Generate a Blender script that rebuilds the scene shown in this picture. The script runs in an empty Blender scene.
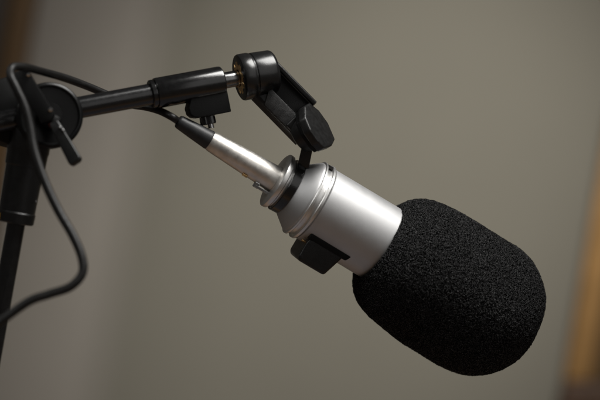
import bpy, bmesh, math, random
from mathutils import Vector, Matrix, noise
random.seed(7)
R = math.radians
sc = bpy.context.scene
COL = sc.collection
S = 0.00065          # metres per unit of the working grid
D = 1.0              # camera to subject

def V(px, py, d=0.0):
    """grid point -> metres; d = distance behind the microphone plane (grid units)"""
    k = 1 + d * S / D
    return Vector(((px - 300) * S * k, d * S, (200 - py) * S * k))

# ------------------------------------------------------------------ materials
def mat(name, col, rough=0.5, metal=0.0, spec=0.5, bump=0.0, bscale=900, var=0.0, vscale=120, rvar=0.0,
        aniso=0.0, coat=0.0, tint=None):
    m = bpy.data.materials.new(name); m.use_nodes = True
    nt = m.node_tree; n = nt.nodes; L = nt.links
    b = n['Principled BSDF']
    b.inputs['Base Color'].default_value = (*col, 1)
    b.inputs['Roughness'].default_value = rough
    b.inputs['Metallic'].default_value = metal
    b.inputs['Specular IOR Level'].default_value = spec
    b.inputs['Anisotropic'].default_value = aniso
    b.inputs['Coat Weight'].default_value = coat
    tc = n.new('ShaderNodeTexCoord')
    if var > 0:
        t = n.new('ShaderNodeTexNoise'); t.inputs['Scale'].default_value = vscale; t.inputs['Detail'].default_value = 6
        L.new(tc.outputs['Object'], t.inputs['Vector'])
        mx = n.new('ShaderNodeMix'); mx.data_type = 'RGBA'
        c2 = tint if tint else tuple(min(1, c * (1 + var)) for c in col)
        c1 = tuple(c * (1 - var) for c in col)
        mx.inputs[6].default_value = (*c1, 1); mx.inputs[7].default_value = (*c2, 1)
        mr = n.new('ShaderNodeMapRange'); mr.inputs[1].default_value = 0.35; mr.inputs[2].default_value = 0.65
        L.new(t.outputs['Fac'], mr.inputs[0]); L.new(mr.outputs[0], mx.inputs[0]); L.new(mx.outputs[2], b.inputs['Base Color'])
    if rvar > 0:
        t2 = n.new('ShaderNodeTexNoise'); t2.inputs['Scale'].default_value = vscale * 2.3; t2.inputs['Detail'].default_value = 8
        L.new(tc.outputs['Object'], t2.inputs['Vector'])
        m2 = n.new('ShaderNodeMapRange'); m2.inputs[1].default_value = 0.3; m2.inputs[2].default_value = 0.7
        m2.inputs[3].default_value = rough - rvar; m2.inputs[4].default_value = rough + rvar
        L.new(t2.outputs['Fac'], m2.inputs[0]); L.new(m2.outputs[0], b.inputs['Roughness'])
    if bump > 0:
        t3 = n.new('ShaderNodeTexNoise'); t3.inputs['Scale'].default_value = bscale; t3.inputs['Detail'].default_value = 4
        L.new(tc.outputs['Object'], t3.inputs['Vector'])
        bp = n.new('ShaderNodeBump'); bp.inputs['Strength'].default_value = bump; bp.inputs['Distance'].default_value = 0.0004
        L.new(t3.outputs['Fac'], bp.inputs['Height']); L.new(bp.outputs[0], b.inputs['Normal'])
    return m

M = {}
M['silver'] = mat('matte_nickel_body', (0.62, 0.62, 0.622), 0.56, 1.0, bump=0.09, bscale=3200, var=0.02, vscale=90, rvar=0.02)
M['silver_ring'] = mat('turned_nickel_ring', (0.86, 0.855, 0.84), 0.38, 1.0, bump=0.04, bscale=2000, var=0.05, vscale=90, rvar=0.03)
M['connector'] = mat('satin_nickel_connector', (0.84, 0.81, 0.76), 0.42, 1.0, bump=0.07, bscale=1500, var=0.10, vscale=180, rvar=0.05)
M['black_metal'] = mat('satin_black_enamel', (0.006, 0.006, 0.0062), 0.20, 0.0, 0.8, bump=0.08, bscale=1400, var=0.3, vscale=200, rvar=0.03)
M['worn_black'] = mat('worn_black_enamel', (0.007, 0.007, 0.0075), 0.22, 0.0, 0.8, bump=0.12, bscale=1600, var=0.3, vscale=260, rvar=0.04)
M['black_plastic'] = mat('black_moulded_plastic', (0.008, 0.008, 0.008), 0.32, 0.0, 0.5, bump=0.25, bscale=1800, var=0.2, vscale=220, rvar=0.035)
M['cap_plastic'] = mat('worn_black_plastic', (0.014, 0.014, 0.014), 0.32, 0.0, 0.5, bump=0.12, bscale=1200, var=0.3, vscale=320, rvar=0.04)
M['panel_plastic'] = mat('grained_grey_plastic', (0.03, 0.03, 0.03), 0.5, 0.0, 0.5, bump=0.5, bscale=1500, var=0.35, vscale=300, rvar=0.12)
M['dark_plastic'] = mat('dull_black_plastic', (0.004, 0.004, 0.004), 0.5, 0.0, 0.2, bump=0.2, bscale=1500)
M['rubber'] = mat('black_rubber', (0.008, 0.0075, 0.007), 0.42, 0.0, 0.35, bump=0.12, bscale=900, var=0.2, vscale=160, rvar=0.08)
M['boot'] = mat('charcoal_rubber_boot', (0.022, 0.023, 0.024), 0.45, 0.0, 0.5, bump=0.15, bscale=1200, var=0.2, vscale=180)
M['brass'] = mat('tarnished_brass', (0.80, 0.52, 0.24), 0.35, 1.0, bump=0.3, bscale=900, var=0.3, vscale=300)
M['steel'] = mat('bright_steel', (0.6, 0.6, 0.6), 0.2, 1.0)
M['chrome_black'] = mat('dark_plated_steel', (0.22, 0.22, 0.22), 0.24, 1.0, var=0.2, vscale=220, rvar=0.06)
M['red'] = mat('red_brown_bolt', (0.10, 0.02, 0.015), 0.3, 0.6)

def wall_mat():
    m = mat('painted_wall', (0.222, 0.208, 0.172), 0.85, 0, 0.2, var=0.05, vscale=1.3)
    return m
M['wall'] = wall_mat()
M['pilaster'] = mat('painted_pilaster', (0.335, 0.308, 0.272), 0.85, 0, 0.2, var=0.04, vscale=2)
M['wood'] = mat('varnished_wood', (0.42, 0.235, 0.085), 0.45, 0, 0.4, var=0.25, vscale=5)
M['jamb_wood'] = mat('brown_wood', (0.11, 0.06, 0.02), 0.5, 0, 0.4, var=0.25, vscale=5)
M['rail_wood'] = mat('reddish_wood', (0.11, 0.06, 0.035), 0.5, 0, 0.4, var=0.25, vscale=5)
M['dark_wood'] = mat('dark_wood', (0.03, 0.02, 0.012), 0.5, 0, 0.4, var=0.25, vscale=5)

def foam_mat():
    m = bpy.data.materials.new('open_cell_foam'); m.use_nodes = True
    nt = m.node_tree; n = nt.nodes; L = nt.links; b = n['Principled BSDF']
    tc = n.new('ShaderNodeTexCoord')
    v = n.new('ShaderNodeTexVoronoi'); v.feature = 'DISTANCE_TO_EDGE'; v.inputs['Scale'].default_value = 1450
    no = n.new('ShaderNodeTexNoise'); no.inputs['Scale'].default_value = 1500; no.inputs['Detail'].default_value = 3
    for t in (v, no): L.new(tc.outputs['Object'], t.inputs['Vector'])
    # struts coloured lighter as if catching light, pores coloured near black as deep shade
    mr = n.new('ShaderNodeMapRange'); mr.inputs[1].default_value = 0.0; mr.inputs[2].default_value = 0.16
    mr.inputs[3].default_value = 1; mr.inputs[4].default_value = 0
    L.new(v.outputs['Distance'], mr.inputs[0])
    m2 = n.new('ShaderNodeMapRange'); m2.inputs[1].default_value = 0.42; m2.inputs[2].default_value = 0.68
    L.new(no.outputs['Fac'], m2.inputs[0])
    mu = n.new('ShaderNodeMath'); mu.operation = 'MULTIPLY'; L.new(mr.outputs[0], mu.inputs[0]); L.new(m2.outputs[0], mu.inputs[1])
    mx = n.new('ShaderNodeMix'); mx.data_type = 'RGBA'
    mx.inputs[6].default_value = (0.0012, 0.0012, 0.0012, 1); mx.inputs[7].default_value = (0.17, 0.17, 0.172, 1)
    L.new(mu.outputs[0], mx.inputs[0]); L.new(mx.outputs[2], b.inputs['Base Color'])
    b.inputs['Roughness'].default_value = 0.5
    sp = n.new('ShaderNodeMath'); sp.operation = 'MULTIPLY'; sp.inputs[1].default_value = 0.45
    L.new(mu.outputs[0], sp.inputs[0]); L.new(sp.outputs[0], b.inputs['Specular IOR Level'])
    bp = n.new('ShaderNodeBump'); bp.inputs['Strength'].default_value = 0.8; bp.inputs['Distance'].default_value = 0.0005
    L.new(mr.outputs[0], bp.inputs['Height']); L.new(bp.outputs[0], b.inputs['Normal'])
    return m
M['foam'] = foam_mat()

# ------------------------------------------------------------------ builders
def frame(axis, up=(0, 0, 1)):
    a = Vector(axis).normalized(); u = Vector(up)
    n = (u - a * u.dot(a)).normalized(); c = a.cross(n)
    return a, n, c

def add_lathe(bm, prof, org, axis, seg=96, up=(0, 0, 1), scale_fn=None, fn=None, close=False):
    a, n, c = frame(axis, up)
    rows = []
    for (t, r) in prof:
        o = org + a * (t * S)
        if r <= 1e-6:
            rows.append([bm.verts.new(o)])
        else:
            row = []
            for i in range(seg):
                th = 2 * math.pi * i / seg
                rr = r * (fn(t, r, th) if fn else 1)
                row.append(bm.verts.new(o + (n * math.cos(th) + c * math.sin(th)) * (rr * S)))
            rows.append(row)
    pairs = list(zip(rows, rows[1:]))
    if close: pairs.append((rows[-1], rows[0]))
    for r0, r1 in pairs:
        if len(r0) == 1 and len(r1) == 1: continue
        for i in range(seg):
            j = (i + 1) % seg
            if len(r0) == 1: bm.faces.new((r0[0], r1[j], r1[i]))
            elif len(r1) == 1: bm.faces.new((r0[i], r0[j], r1[0]))
            else: bm.faces.new((r0[i], r0[j], r1[j], r1[i]))

def add_box(bm, cen, e1, e2, e3, h, bev=0.8, segs=2):
    """oriented box: half sizes h in grid units"""
    t = bmesh.new()
    bmesh.ops.create_cube(t, size=2)
    for v in t.verts:
        v.co = cen + (e1 * (v.co.x * h[0]) + e2 * (v.co.y * h[1]) + e3 * (v.co.z * h[2])) * S
    if bev: bmesh.ops.bevel(t, geom=t.edges[:], offset=bev * S, segments=segs, profile=0.6, affect='EDGES')
    merge(bm, t)

def add_prism(bm, poly, org, eu, ev, ew, w0, w1, bev=0.6, segs=2):
    """polygon (u,v) extruded along ew from w0 to w1"""
    t = bmesh.new()
    lo = [t.verts.new(org + (eu * u + ev * v + ew * w0) * S) for u, v in poly]
    hi = [t.verts.new(org + (eu * u + ev * v + ew * w1) * S) for u, v in poly]
    t.faces.new(lo[::-1]); t.faces.new(hi)
    for i in range(len(poly)):
        j = (i + 1) % len(poly); t.faces.new((lo[i], lo[j], hi[j], hi[i]))
    bmesh.ops.recalc_face_normals(t, faces=t.faces[:])
    if bev: bmesh.ops.bevel(t, geom=t.edges[:], offset=bev * S, segments=segs, profile=0.6, affect='EDGES')
    merge(bm, t)

def merge(bm, t):
    me = bpy.data.meshes.new('tmp'); t.to_mesh(me); t.free(); bm.from_mesh(me); bpy.data.meshes.remove(me)

def add_tube(bm, pts, rads, seg=24):
    """swept round tube through smoothed points"""
    n = len(pts); P = []; Q = []
    for i in range(n - 1):
        p0 = pts[max(i - 1, 0)]; p1 = pts[i]; p2 = pts[i + 1]; p3 = pts[min(i + 2, n - 1)]
        for k in range(14):
            u = k / 14
            P.append(0.5 * ((2 * p1) + (p2 - p0) * u + (2 * p0 - 5 * p1 + 4 * p2 - p3) * u * u + (3 * p1 - p0 - 3 * p2 + p3) * u ** 3))
            Q.append(rads[i] * (1 - u) + rads[i + 1] * u)
    P.append(pts[-1]); Q.append(rads[-1])
    up = Vector((0, 1, 0)); rows = []
    for i, p in enumerate(P):
        tg = (P[min(i + 1, len(P) - 1)] - P[max(i - 1, 0)]).normalized()
        up = (up - tg * up.dot(tg)).normalized(); sd = tg.cross(up)
        rows.append([bm.verts.new(p + (up * math.cos(2 * math.pi * j / seg) + sd * math.sin(2 * math.pi * j / seg)) * Q[i] * S) for j in range(seg)])
    for a, b in zip(rows, rows[1:]):
        for j in range(seg):
            k = (j + 1) % seg; bm.faces.new((a[j], a[k], b[k], b[j]))
    bm.faces.new(rows[0][::-1]); bm.faces.new(rows[-1])

def obj(name, bm, material, parent=None, sharp=35):
    bmesh.ops.recalc_face_normals(bm, faces=bm.faces[:])
    root = parent
    while root is not None and root.parent is not None: root = root.parent
    off = root.location.copy() if root is not None else Vector((0, 0, 0))
    if parent is None:
        off = sum((v.co for v in bm.verts), Vector()) / len(bm.verts)
    for v in bm.verts: v.co -= off
    me = bpy.data.meshes.new(name); bm.to_mesh(me); bm.free()
    for p in me.polygons: p.use_smooth = True
    me.set_sharp_from_angle(angle=R(sharp))
    me.materials.append(material)
    o = bpy.data.objects.new(name, me); COL.objects.link(o)
    if parent is None: o.location = off
    else: o.parent = parent
    return o

def thing(name, label, cat, loc):
    o = bpy.data.objects.new(name, None); COL.objects.link(o)
    o.location = loc; o.empty_display_size = 0.02
    o['label'] = label; o['category'] = cat
    return o
def B(): return bmesh.new()

# ------------------------------------------------------------------ microphone
PSI = R(12.5)
u2 = (math.cos(R(31)), math.sin(R(31)))
def mp(t):                       # point of the microphone's axis at station t
    return V(211 + u2[0] * t, 141 + u2[1] * t, (t - 200) * math.tan(PSI))
O = mp(0); AX = (mp(300) - mp(0)).normalized(); KA = (mp(300) - mp(0)).length / S / 300
A_, N_, C_ = frame(AX, (0.515, 0, 0.857))       # along, up across, depth (C_ checked below)
if C_.y > 0: C_ = -C_                            # C_ points towards the camera
def persp(t): return 1 + (t - 200) * math.tan(PSI) * S / D
def MP(prof): return [(t * KA, r * persp(t)) for t, r in prof]
def mpt(t, n, c): return O + (A_ * (t * KA) + N_ * n + C_ * c) * S
def mlathe(bm, prof, **k): add_lathe(bm, MP(prof), O, AX, up=N_, **k)

mic = thing('microphone', 'silver broadcast microphone with a large black foam windscreen, tilted down to the right', 'microphone', mpt(150, 0, 0))
b = B()
mlathe(b, [(89, 0), (89, 26.2), (90, 27.2), (90.6, 28), (103.6, 38.3), (104.4, 38.8), (105, 39),
           (105, 39), (106.5, 39)], seg=160)
shell = obj('tapered_shoulder', b, M['silver'], mic)
b = B(); mlathe(b, [(117.5, 0), (117.5, 38.6), (118.4, 39.5), (150, 39.6), (200, 39.6), (214, 39.6), (214, 0)], seg=160)
body = obj('body_tube', b, M['silver'], mic)
b = B()
mlathe(b, [(105.6, 30), (105.6, 40.3), (106.2, 41), (107.6, 41), (108.2, 40.4), (108.3, 37.4), (113.2, 37.4), (113.3, 40.6), (113.9, 41.3),
           (116.2, 41.3), (117, 40.6), (117.1, 30)], seg=160)
tr = obj('trim_ring', b, M['silver_ring'], mic)
b = B()   # small dark keyed notch on top of the trim ring
cn = mpt(110.8, 38.4, 6); add_box(b, cn, A_, N_, C_, (2.0, 1.0, 5.5), 0.4)
obj('notch_insert', b, M['chrome_black'], tr)
b = B()
mlathe(b, [(72.2, 14), (72.2, 27.8), (73.2, 29.3), (74.4, 29.6), (77.4, 29.2), (78.2, 28.2), (78.4, 26.0), (81.5, 25.5), (81.5, 14)], seg=140)
obj('end_ring', b, M['silver_ring'], mic)
b = B()
mlathe(b, [(73.6, 0), (73.6, 26.8), (76, 26.8), (76, 0)], seg=96)
obj('socket_plate', b, M['dark_plastic'], mic)
b = B()
add_box(b, mpt(65.5, -15.2, 3.5), A_, N_, C_, (8, 0.9, 2.6), 0.5)
add_box(b, mpt(58.5, -14.2, 3.5), A_, N_, C_, (1.8, 2.2, 2.8), 0.6)
obj('release_tab', b, M['steel'], mic)

# block under the body
b = B()
eu, ev, ew = A_ * KA, N_, C_
add_prism(b, [(127, -28), (164, -28), (155.5, -56), (127, -56), (124.5, -52), (124.5, -36)], O, eu, ev, ew, -20, 28.5, 3.2, 4)
blk = obj('side_block', b, M['black_plastic'], mic)
blk['label'] = 'black plastic block on the underside of the silver body'
b = B()
add_prism(b, [(123.5, -26), (170, -26), (166.5, -33), (123.5, -33)], O, eu, ev, ew, -24, 29.2, 2.2, 3)
obj('mounting_flange', b, M['dark_plastic'], blk)
for k in range(1):
    b = B()
    add_lathe(b, [(0, 0), (0, 1.1), (5, 1.1), (5, 0)], mpt(121, -37 - 4.5 * k, 20), AX, seg=20)
    obj('contact_pin', b, M['brass'], blk)

# foam windscreen: dense skin with a real, uneven surface
FP = [(194, 39.9), (192.6, 42.5), (194, 46), (198, 51.8), (204, 57.6), (211, 62.3), (220, 65.6), (232, 68.0), (248, 69.4), (266, 70.2), (284, 70.6),
      (302, 70.8), (318, 70.2), (332, 67.8), (344, 63.0), (354, 56.5), (362, 48.8), (368.5, 39), (372.5, 29), (375, 18), (376, 8), (376.3, 0.01)]
def resample(P, n):
    seg = [0]
    Q = []
    for i in range(len(P) - 1):
        p0 = Vector(P[max(i - 1, 0)]); p1 = Vector(P[i]); p2 = Vector(P[i + 1]); p3 = Vector(P[min(i + 2, len(P) - 1)])
        for k in range(30):
            u = k / 30
            Q.append(0.5 * ((2 * p1) + (p2 - p0) * u + (2 * p0 - 5 * p1 + 4 * p2 - p3) * u * u + (3 * p1 - p0 - 3 * p2 + p3) * u ** 3))
    Q.append(Vector(P[-1]))
    for a, c in zip(Q, Q[1:]): seg.append(seg[-1] + (c - a).length)
    out = []; j = 0
    for k in range(n + 1):
        s = seg[-1] * k / n
        while j < len(seg) - 2 and seg[j + 1] < s: j += 1
        f = (s - seg[j]) / max(1e-9, seg[j + 1] - seg[j])
        out.append(tuple(Q[j].lerp(Q[j + 1], min(1, f))))
    return out
b = B()
F0 = mp(196); F1 = V(379 + math.cos(R(32.6)) * 180, 241.9 + math.sin(R(32.6)) * 180, 176 * math.tan(PSI))
add_lathe(b, [((t - 193.2) * KA * 0.992, r * persp(t) * 1.008) for t, r in resample(FP, 420)], F0 - N_ * (1.1 * S), F1 - F0, up=N_, seg=720)
b.normal_update()
for v in b.verts:
    p = v.co / S
    h = noise.noise(p * 0.55) * 0.75 + noise.noise(p * 0.22 + Vector((9, 3, 1))) * 0.45 + noise.noise(p * 0.03) * 1.3
    v.co += v.normal * (h * S)
foam = obj('foam_windscreen', b, M['foam'], mic, sharp=180)
foam['label'] = 'bulbous black open-cell foam windscreen'

# ------------------------------------------------------------------ cable with its plug
cab = thing('microphone_cable', 'black cable looped over the stand joint and plugged into the rear of the microphone', 'cable', mp(-30))
cp = [(mp(-44), 3.6), (mp(-36), 3.6)]
pts = [(-50, None)]
path = [(181.5, 122.5, -62, 3.7), (172, 117, -60, 3.7), (160, 111, -50, 3.7), (146, 107, -38, 3.7), (128, 104, -34, 3.6), (108, 95, -40, 3.7), (88, 86.5, -55, 3.8),
        (65, 78, -78, 3.9), (42, 71.5, -105, 4.0), (24, 67, -135, 4.1), (12.5, 67.5, -150, 4.2), (10.5, 76, -155, 4.3), (17, 90, -158, 4.4), (25, 108, -160, 4.5), (30, 128, -163, 4.5),
        (34, 150, -168, 4.5), (44, 180, -175, 4.4), (58, 210, -182, 4.3), (73, 236, -190, 4.3), (82, 258, -196, 4.3), (82, 274, -200, 4.3), (70, 287, -204, 4.3), (50, 294, -208, 4.3),
        (30, 301, -212, 4.3), (8, 316, -216, 4.3), (-16, 334, -220, 4.3), (-45, 360, -220, 4.3), (-70, 400, -215, 4.3), (-85, 460, -200, 4.3), (-90, 560, -180, 4.3)]
path = [(x, y, d, r if i < 8 else r * 0.93) for i, (x, y, d, r) in enumerate(path)]
b = B()
pl = [mp(-30), mp(-38)] + [V(x, y, d) for x, y, d, r in path[1:]]
rl = [3.6, 3.6] + [r for *_, r in path[1:]]
add_tube(b, pl, rl)
obj('cord', b, M['rubber'], cab)
b = B()
mlathe(b, [(-2, 0), (-2, 9.3), (-0.5, 10.0), (0.6, 10.2), (1.2, 10.5), (40, 12.4), (64, 13.4), (70, 13.6), (74, 13.6), (74, 0)], seg=96)
con = obj('plug_barrel', b, M['connector'], cab)
b = B()
mlathe(b, [(-37, 0), (-37, 5.6), (-36.2, 6.6), (-34.5, 7.1), (-20, 8.5), (-4, 9.8), (-2.2, 10.0), (-1.2, 9.8), (-1.0, 0)], seg=72)
obj('plug_boot', b, M['boot'], cab)
b = B()
add_box(b, mpt(44, -12.0, 5.2), A_, N_, C_, (2.2, 0.7, 1.5), 0.4)
obj('latch_window', b, M['brass'], con)

# ------------------------------------------------------------------ boom stand
stand = thing('boom_stand', 'black boom stand with tilted arm, round clutch joint and upright pole at the left', 'stand', V(-30, 700, -92))
def bp_(x, extra=0):      # boom axis at picture column x
    return V(x, 103.7 - (x - 100) * 0.186 + extra, -33 - (240 - x) * 0.30)
BO = bp_(100); BX = (bp_(240) - bp_(100)).normalized(); KB = (bp_(240) - bp_(100)).length / S / 140
def blathe(bm, prof, **k): add_lathe(bm, [((t - 100) * KB, r) for t, r in prof], BO, BX, **k)
b = B(); blathe(b, [(-330, 0), (-330, 10.4), (160, 10.4), (160, 0)], seg=72)
obj('boom_tube', b, M['worn_black'], stand)
b = B()
blathe(b, [(149.5, 9.5), (149.5, 12.8), (150.2, 13.6), (153, 13.8), (153.3, 12.6), (154.4, 12.6), (154.8, 14.3), (156, 14.8), (219, 14.8), (221.2, 14.4), (222.3, 13), (222.3, 0)], seg=96)
obj('end_sleeve', b, M['black_metal'], stand)
b = B()
pr = [(221, 0), (221, 7.0), (222.5, 7.9)]
x = 224
pr += [(x, 8.0), (236.5, 8.0), (239, 7.6), (247, 7.6), (247, 0)]
blathe(b, pr, seg=64)
obj('threaded_stub', b, M['chrome_black'], stand)
# clamp block and thumb screw below the sleeve
BA, BN, BC = frame(BX)
if BC.y > 0: BC = -BC
def bpt(x, n, c=0): return BO + (BA * ((x - 100) * KB) + BN * n + BC * c) * S
b = B()
add_prism(b, [(186, -10), (222.5, -10), (222.5, -31), (190, -31), (185, -29.5), (182, -26), (181.5, -20)], BO - BA * (100 * KB * S), BA * KB, BN, BC, -9, 9, 1.2, 3)
cb = obj('clamp_block', b, M['dark_plastic'], stand)
b = B(); add_lathe(b, [(0, 0), (0, 5.2), (3.4, 5.2), (3.8, 7.4), (10.5, 7.6), (11.5, 6.8), (11.5, 0)], bpt(200, -27.5, 0), -BN, seg=24,
                   fn=lambda t, r, th: 1 + (0.06 * math.cos(12 * th) if r > 5 else 0))
obj('thumb_screw', b, M['black_metal'], cb)
b = B()
add_lathe(b, [(0, 0), (0, 3), (7, 3), (7, 0)], bpt(202, -36, 0), -BN, seg=24)
obj('screw_tip', b, M['steel'], cb)

# clutch joint: two round plates facing the camera
cc = V(49, 116, -101)
ca, cn_, ccx = frame((0.28, -0.95, 0.08))      # axis towards the camera, turned a little
b = B()
add_lathe(b, [(-14, 0), (-14, 27), (-12, 30), (3, 31.3), (6, 31), (7.5, 29.5), (7.8, 28), (5.5, 26), (5, 12), (8, 11), (8, 0)], cc, ca, seg=96)
cl = obj('clutch_plate', b, mat('matt_black_enamel', (0.004, 0.004, 0.004), 0.3, 0, 0.3, bump=0.1), stand)
b = B()
c2 = V(14, 112, -86)
add_lathe(b, [(-22, 0), (-22, 29), (-20, 32), (8, 33), (11, 32), (13, 29), (13.5, 0)], c2, ca, seg=96)
obj('clutch_housing', b, M['dark_plastic'], stand)
# bracket arm across the plate
b = B()
p0, p1 = V(28, 74, -122), V(50, 110, -128)
e1 = (p1 - p0).normalized(); e1, e2, e3 = frame(e1, (1, 0, 0.4))
add_prism(b, [(-4, 2), (46, 2), (50, -4), (46, -12), (4, -16), (-8, -10)], p0, e1, e2, e3, -3, 3, 1.2, 2)
obj('bracket', b, M['dark_plastic'], cl)
for (x, y, r, h) in ((50.5, 110.5, 2.4, 3), (28.5, 75.5, 2.2, 3)):
    b = B()
    add_lathe(b, [(0, 0), (0, r), (h, r), (h + 1, r * 0.6), (h + 1, 0)], V(x, y, -128), (0.2, -1, 0.3), seg=6)
    obj('nut', b, M['steel'], cl)
b = B(); add_lathe(b, [(-14, 0), (-14, 7), (0, 7), (0.5, 6.2), (1, 0)], V(53, 121, -124), ca, seg=6)
hb = obj('hub_bolt', b, M['dark_plastic'], cl)
b = B(); add_lathe(b, [(0, 0), (0, 2.2), (3, 1.8), (3.4, 0)], V(51, 125.5, -126), (0, -1, 0.3), seg=16)
obj('bolt_tip', b, M['red'], hb)
# lever
b = B()
p0, p1 = V(56, 126, -128), V(75.5, 161.5, -138)
e1 = (p1 - p0).normalized(); e1, e2, e3 = frame(e1, (1, 0, 0.5))
Lh = (p1 - p0).length / S
add_prism(b, [(-4, -4), (-4, 4), (6, 5), (Lh, 6.4), (Lh + 2, 4), (Lh + 2.5, -4), (Lh, -6.2), (6, -5)], p0, e1, e2, e3, -4, 4, 1.6, 3)
lv = obj('clamping_lever', b, M['black_plastic'], cl)
for x, y, rr in ((59.5, 128, 1.7), (62.8, 131, 1.5)):
    b = B(); add_lathe(b, [(0, 0), (0, rr), (1.6, rr), (2.4, rr * 0.5), (2.5, 0)], V(x, y, -134), (0.3, -1, 0.5), seg=20)
    obj('rivet', b, M['chrome_black'], lv)
# collar and pole
pt = V(33, 130, -92); pb = V(-30, 480, -92)
PX = (pb - pt).normalized()
b = B()
pc = lambda t: pt + PX * (t * S)
add_lathe(b, [(0, 0), (0, 20), (20, 20), (22, 19.4), (34, 19.0), (35, 18.0), (78, 17.0), (79, 17.8), (88, 17.4), (89, 16), (89, 7)], pt + Vector((-0.0008, 0, 0)), PX, seg=72)
co = obj('pole_collar', b, M['black_plastic'], stand)
b = B(); add_box(b, V(3.5, 216, -103), Vector((1, 0, 0)), Vector((0, 1, 0)), PX, (4.6, 1.2, 2.6), 0.5)
obj('ochre_tab', b, mat('ochre_plastic', (0.30, 0.17, 0.03), 0.5, 0, 0.4), co)
b = B(); add_lathe(b, [(0, 0), (0, 1.6), (2, 1.6), (2.4, 0)], V(34.5, 201, -96), (0.8, -0.5, 0.2), seg=16)
obj('collar_screw', b, M['steel'], co)
b = B(); add_lathe(b, [(20, 0), (20, 8.6), (700, 8.6), (700, 0)], pt, PX, seg=64)
obj('pole', b, M['black_metal'], stand)

# ------------------------------------------------------------------ swivel mount
mount = thing('swivel_mount', 'black plastic swivel bracket linking the boom end to the band round the microphone', 'microphone mount', V(252, 76, -30))
b = B()
blathe(b, [(239, 7.8), (239, 20.6), (240, 22.4), (241.5, 23.0), (250, 23.0), (251.3, 22.4), (251.6, 21.2), (253, 21.2), (253.6, 22.0), (255, 22.2), (272, 21.6), (274, 20.8), (275.5, 19), (276, 0)], seg=110)
hub = obj('pivot_hub', b, mat('polished_black_plastic', (0.01, 0.01, 0.01), 0.26, 0, 0.65, bump=0.05, bscale=1200, rvar=0.03), mount)
b = B()
blathe(b, [(238.2, 8.6), (238.2, 12.5), (238.8, 14.2), (240.5, 14.2), (240.5, 8.6)], seg=120, close=True,
       fn=lambda t, r, th: 1 + (0.13 * (1 if math.sin(9 * th + 0.6) > 0.1 else -0.6) if r > 12 else 0))
obj('brass_insert', b, M['brass'], hub)
# channel arm
pA, pB = V(262, 79, -30), V(310, 128, -30)
e1 = (pB - pA).normalized(); e1, e2, e3 = frame(e1, (1, 0, 1))
if e3.y > 0: e3 = -e3
AL = (pB - pA).length / S
b = B()
add_prism(b, [(-21.5, -12), (15, -12), (17.0, -5), (0, -5), (0, 1), (-14, 5), (-17, 3.5), (-21.5, -3)], pA, e2, e3, e1, -2, AL + 2, 0.9, 2)
arm = obj('channel_arm', b, M['black_plastic'], mount)
b = B(); add_prism(b, [(15.3, -13), (22, -13), (22.6, -11), (22.6, 6), (21.5, 7.5), (18.4, 7.5), (17.6, 6), (17.4, -4.8)], pA, e2, e3, e1, -4, AL - 13.5, 0.8, 2)
obj('arm_rail', b, M['black_plastic'], arm)
b = B()
add_prism(b, [(11, 0), (20, -16), (AL - 6, -16), (AL - 16, -1.5)], pA, e1, e2, e3, 3, 7.2, 1.0, 2)
pn = obj('arm_panel', b, M['panel_plastic'], arm)
# knuckle and cap
KX = Vector((0.788, -0.42, 0.453))
kc = V(319.5, 125.5, -44)
b = B()
add_lathe(b, [(-25, 0), (-25, 14), (-23, 17.5), (-13, 19), (-10.5, 19), (-9, 18), (-8, 0)], kc, KX, seg=110)
kn = obj('pivot_knob', b, M['black_plastic'], mount)
m3 = Vector((0.505, 0, -0.863)); m3 = (m3 - KX * m3.dot(KX)).normalized(); q3 = KX.normalized().cross(m3)
if q3.x < 0: q3 = -q3
kf = V(320.3, 125.6, -44)
face = [(-23.8, -8.5), (-24.8, 7), (-14.4, 17.5), (0.8, 21.5), (18.8, 16), (22.6, 2.2), (21.3, -18), (13.6, -23), (-0.4, -26), (-13.6, -22)]
b = B(); add_prism(b, face, kf, m3, q3, KX.normalized(), -9, 0, 2.2, 3)
obj('angular_cap', b, M['cap_plastic'], kn)
b = B(); add_prism(b, [(u * 0.93, v * 0.93) for u, v in face], kf, m3, q3, KX.normalized(), -13, -9.3, 0.8, 2)
obj('cap_flange', b, M['dark_plastic'], kn)
b = B(); add_box(b, V(299, 128, -40), e1, e2, e3, (11, 8, 8), 2.5, 3)
obj('knuckle_ear', b, M['black_plastic'], kn)
# band and blade round the rear of the microphone
b = B()
mlathe(b, [(81.2, 25.8), (81.2, 28.0), (81.9, 28.6), (89.4, 28.2), (90, 27.6), (90, 25.8)], seg=120, close=True)
obj('clamp_band', b, M['black_metal'], mount)
b = B()
q0, q1 = V(309, 139, -40), mpt(86, 27, 10)
f1 = (q1 - q0).normalized(); f1, f2, f3 = frame(f1, (1, 0, -0.3))
QL = (q1 - q0).length / S
add_prism(b, [(-4, -5.2), (-4, 5.2), (QL + 3, 6.5), (QL + 3, -5)], q0, f1, f2, f3, -2.6, 2.6, 0.9, 2)
obj('link_blade', b, M['black_metal'], mount)

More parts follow.
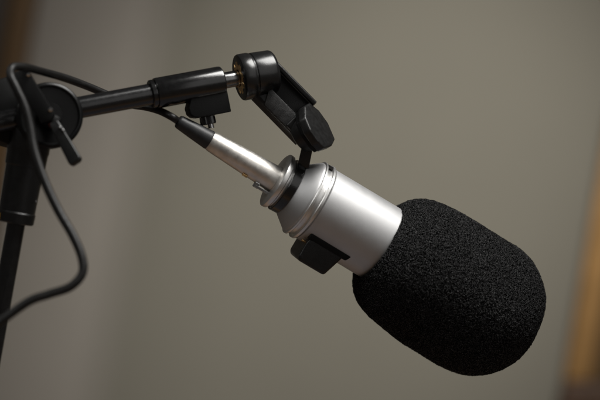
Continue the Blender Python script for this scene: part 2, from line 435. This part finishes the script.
# ------------------------------------------------------------------ background
def slab(name, px0, px1, z0, z1, y0, y1, m, parent=None, bev=0.0, tilt=0.0):
    b = B(); k = 1 + y0 / D
    x0 = (px0 - 300) * S * k; x1 = (px1 - 300) * S * k
    t = bmesh.new(); bmesh.ops.create_cube(t, size=1)
    for v in t.verts:
        v.co = Vector(((x0 + x1) / 2 + v.co.x * (x1 - x0), (y0 + y1) / 2 + v.co.y * (y1 - y0), (z0 + z1) / 2 + v.co.z * (z1 - z0)))
        v.co.x += math.tan(tilt) * v.co.z
    if bev: bmesh.ops.bevel(t, geom=t.edges[:], offset=bev, segments=3, profile=0.5, affect='EDGES')
    merge(b, t)
    return obj(name, b, m, parent)
w = slab('wall', -900, 1500, -1.6, 1.8, 2.0, 2.1, M['wall']); w['kind'] = 'structure'
TL = R(9.6)
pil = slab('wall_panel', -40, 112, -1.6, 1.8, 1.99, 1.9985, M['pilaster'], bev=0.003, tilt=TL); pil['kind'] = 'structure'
for k in range(4):          # added strips, colour graded from panel to wall to imitate a soft, blurred edge
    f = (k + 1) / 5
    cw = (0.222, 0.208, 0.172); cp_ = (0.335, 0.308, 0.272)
    mm = mat('panel_fade_paint', tuple(a_ * (1 - f) + b_ * f for a_, b_ in zip(cp_, cw)), 0.85, 0, 0.2)
    st = slab('panel_fade_strip', 112.2 + k * 9, 121 + k * 9, -1.6, 1.8, 1.9915 + k * 0.0013, 1.9985, mm, tilt=TL); st['kind'] = 'structure'

df = thing('door_frame', 'blurred brown wooden door frame at the upper left edge of the picture', 'door frame', Vector(((0 - 300) * S * 3, 1.9, -1.6)))
slab('jamb', -24, 0, -1.6, 1.8, 1.90, 1.962, M['jamb_wood'], df, bev=0.01, tilt=TL)
slab('door_leaf', -160, -24.5, -1.6, 1.8, 1.89, 1.93, M['dark_wood'], df, bev=0.004, tilt=TL)
pf = thing('wooden_frame', 'blurred orange-brown wooden frame leaning at the lower right edge of the picture', 'frame', Vector((0.53, 1.9, -0.7)))
slab('stile', 596, 624, -0.352, 0.70, 1.975, 1.9985, M['wood'], pf, bev=0.008, tilt=R(10))
slab('bottom_rail', 596, 800, -0.43, -0.3525, 1.970, 1.9985, M['rail_wood'], pf, bev=0.008, tilt=R(10))
slab('panel', 625.5, 800, -0.352, 0.70, 1.985, 1.9985, M['jamb_wood'], pf, tilt=R(10))

# ------------------------------------------------------------------ light
wd = bpy.data.worlds.new('World'); sc.world = wd; wd.use_nodes = True
nt = wd.node_tree; bg = nt.nodes['Background']
tc = nt.nodes.new('ShaderNodeTexCoord'); sx = nt.nodes.new('ShaderNodeSeparateXYZ'); rp = nt.nodes.new('ShaderNodeValToRGB')
mr = nt.nodes.new('ShaderNodeMapRange'); mr.inputs[1].default_value = -1; mr.inputs[2].default_value = 1
nt.links.new(tc.outputs['Generated'], sx.inputs[0]); nt.links.new(sx.outputs['Z'], mr.inputs[0]); nt.links.new(mr.outputs[0], rp.inputs[0])
nt.links.new(rp.outputs[0], bg.inputs[0])
cr = rp.color_ramp
cr.elements[0].position = 0.0; cr.elements[0].color = (0.21, 0.20, 0.215, 1)
cr.elements[1].position = 1.0; cr.elements[1].color = (0.05, 0.048, 0.045, 1)
for p, c in ((0.07, (0.20, 0.19, 0.20)), (0.11, (0.40, 0.23, 0.11)), (0.17, (0.15, 0.11, 0.085)), (0.35, (0.09, 0.078, 0.068)), (0.55, (0.09, 0.085, 0.08)), (0.7, (0.05, 0.048, 0.045))):
    e = cr.elements.new(p); e.color = (*c, 1)
bg.inputs[1].default_value = 0.55

def area(name, loc, target, size, power, col=(1, 1, 1), sy=None):
    l = bpy.data.lights.new(name, 'AREA'); l.energy = power; l.color = col; l.size = size
    if sy: l.shape = 'RECTANGLE'; l.size_y = sy
    o = bpy.data.objects.new(name, l); COL.objects.link(o); o.location = loc
    o.rotation_euler = (Vector(target) - Vector(loc)).to_track_quat('-Z', 'Y').to_euler()
    return o
area('key_light', (0.50, -0.27, 1.08), (0.02, 0, 0), 0.66, 21, (1, 0.985, 0.955))
area('fill_light', (0.72, -0.95, 0.42), (0.02, 0, 0), 0.9, 1.3, (1, 0.98, 0.96))
area('left_light', (-0.75, -0.45, 0.75), (0, 0, 0), 0.5, 1.7, (1, 0.99, 0.97))
sl = bpy.data.lights.new('wall_spot', 'SPOT'); sl.energy = 172; sl.color = (1, 0.975, 0.91); sl.spot_size = R(34); sl.spot_blend = 1; sl.shadow_soft_size = 0.15
so = bpy.data.objects.new('wall_spot', sl); COL.objects.link(so); so.location = (1.0, 0.2, 1.3)
so.rotation_euler = (Vector((0.15, 2.0, 0.0)) - so.location).to_track_quat('-Z', 'Y').to_euler()

# ------------------------------------------------------------------ camera
cd = bpy.data.cameras.new('camera'); cam = bpy.data.objects.new('camera', cd); COL.objects.link(cam)
cam.location = (0, -D, 0); cam.rotation_euler = (R(90), 0, 0)
cd.sensor_width = 36; cd.lens = 36 * D / (600 * S); cd.clip_start = 0.05; cd.clip_end = 50
cd.dof.use_dof = True; cd.dof.focus_distance = D - 0.012; cd.dof.aperture_fstop = 4.0
sc.camera = cam
sc.view_settings.view_transform = 'Standard'; sc.view_settings.look = 'None'
sc.view_settings.exposure = 0; sc.view_settings.gamma = 1
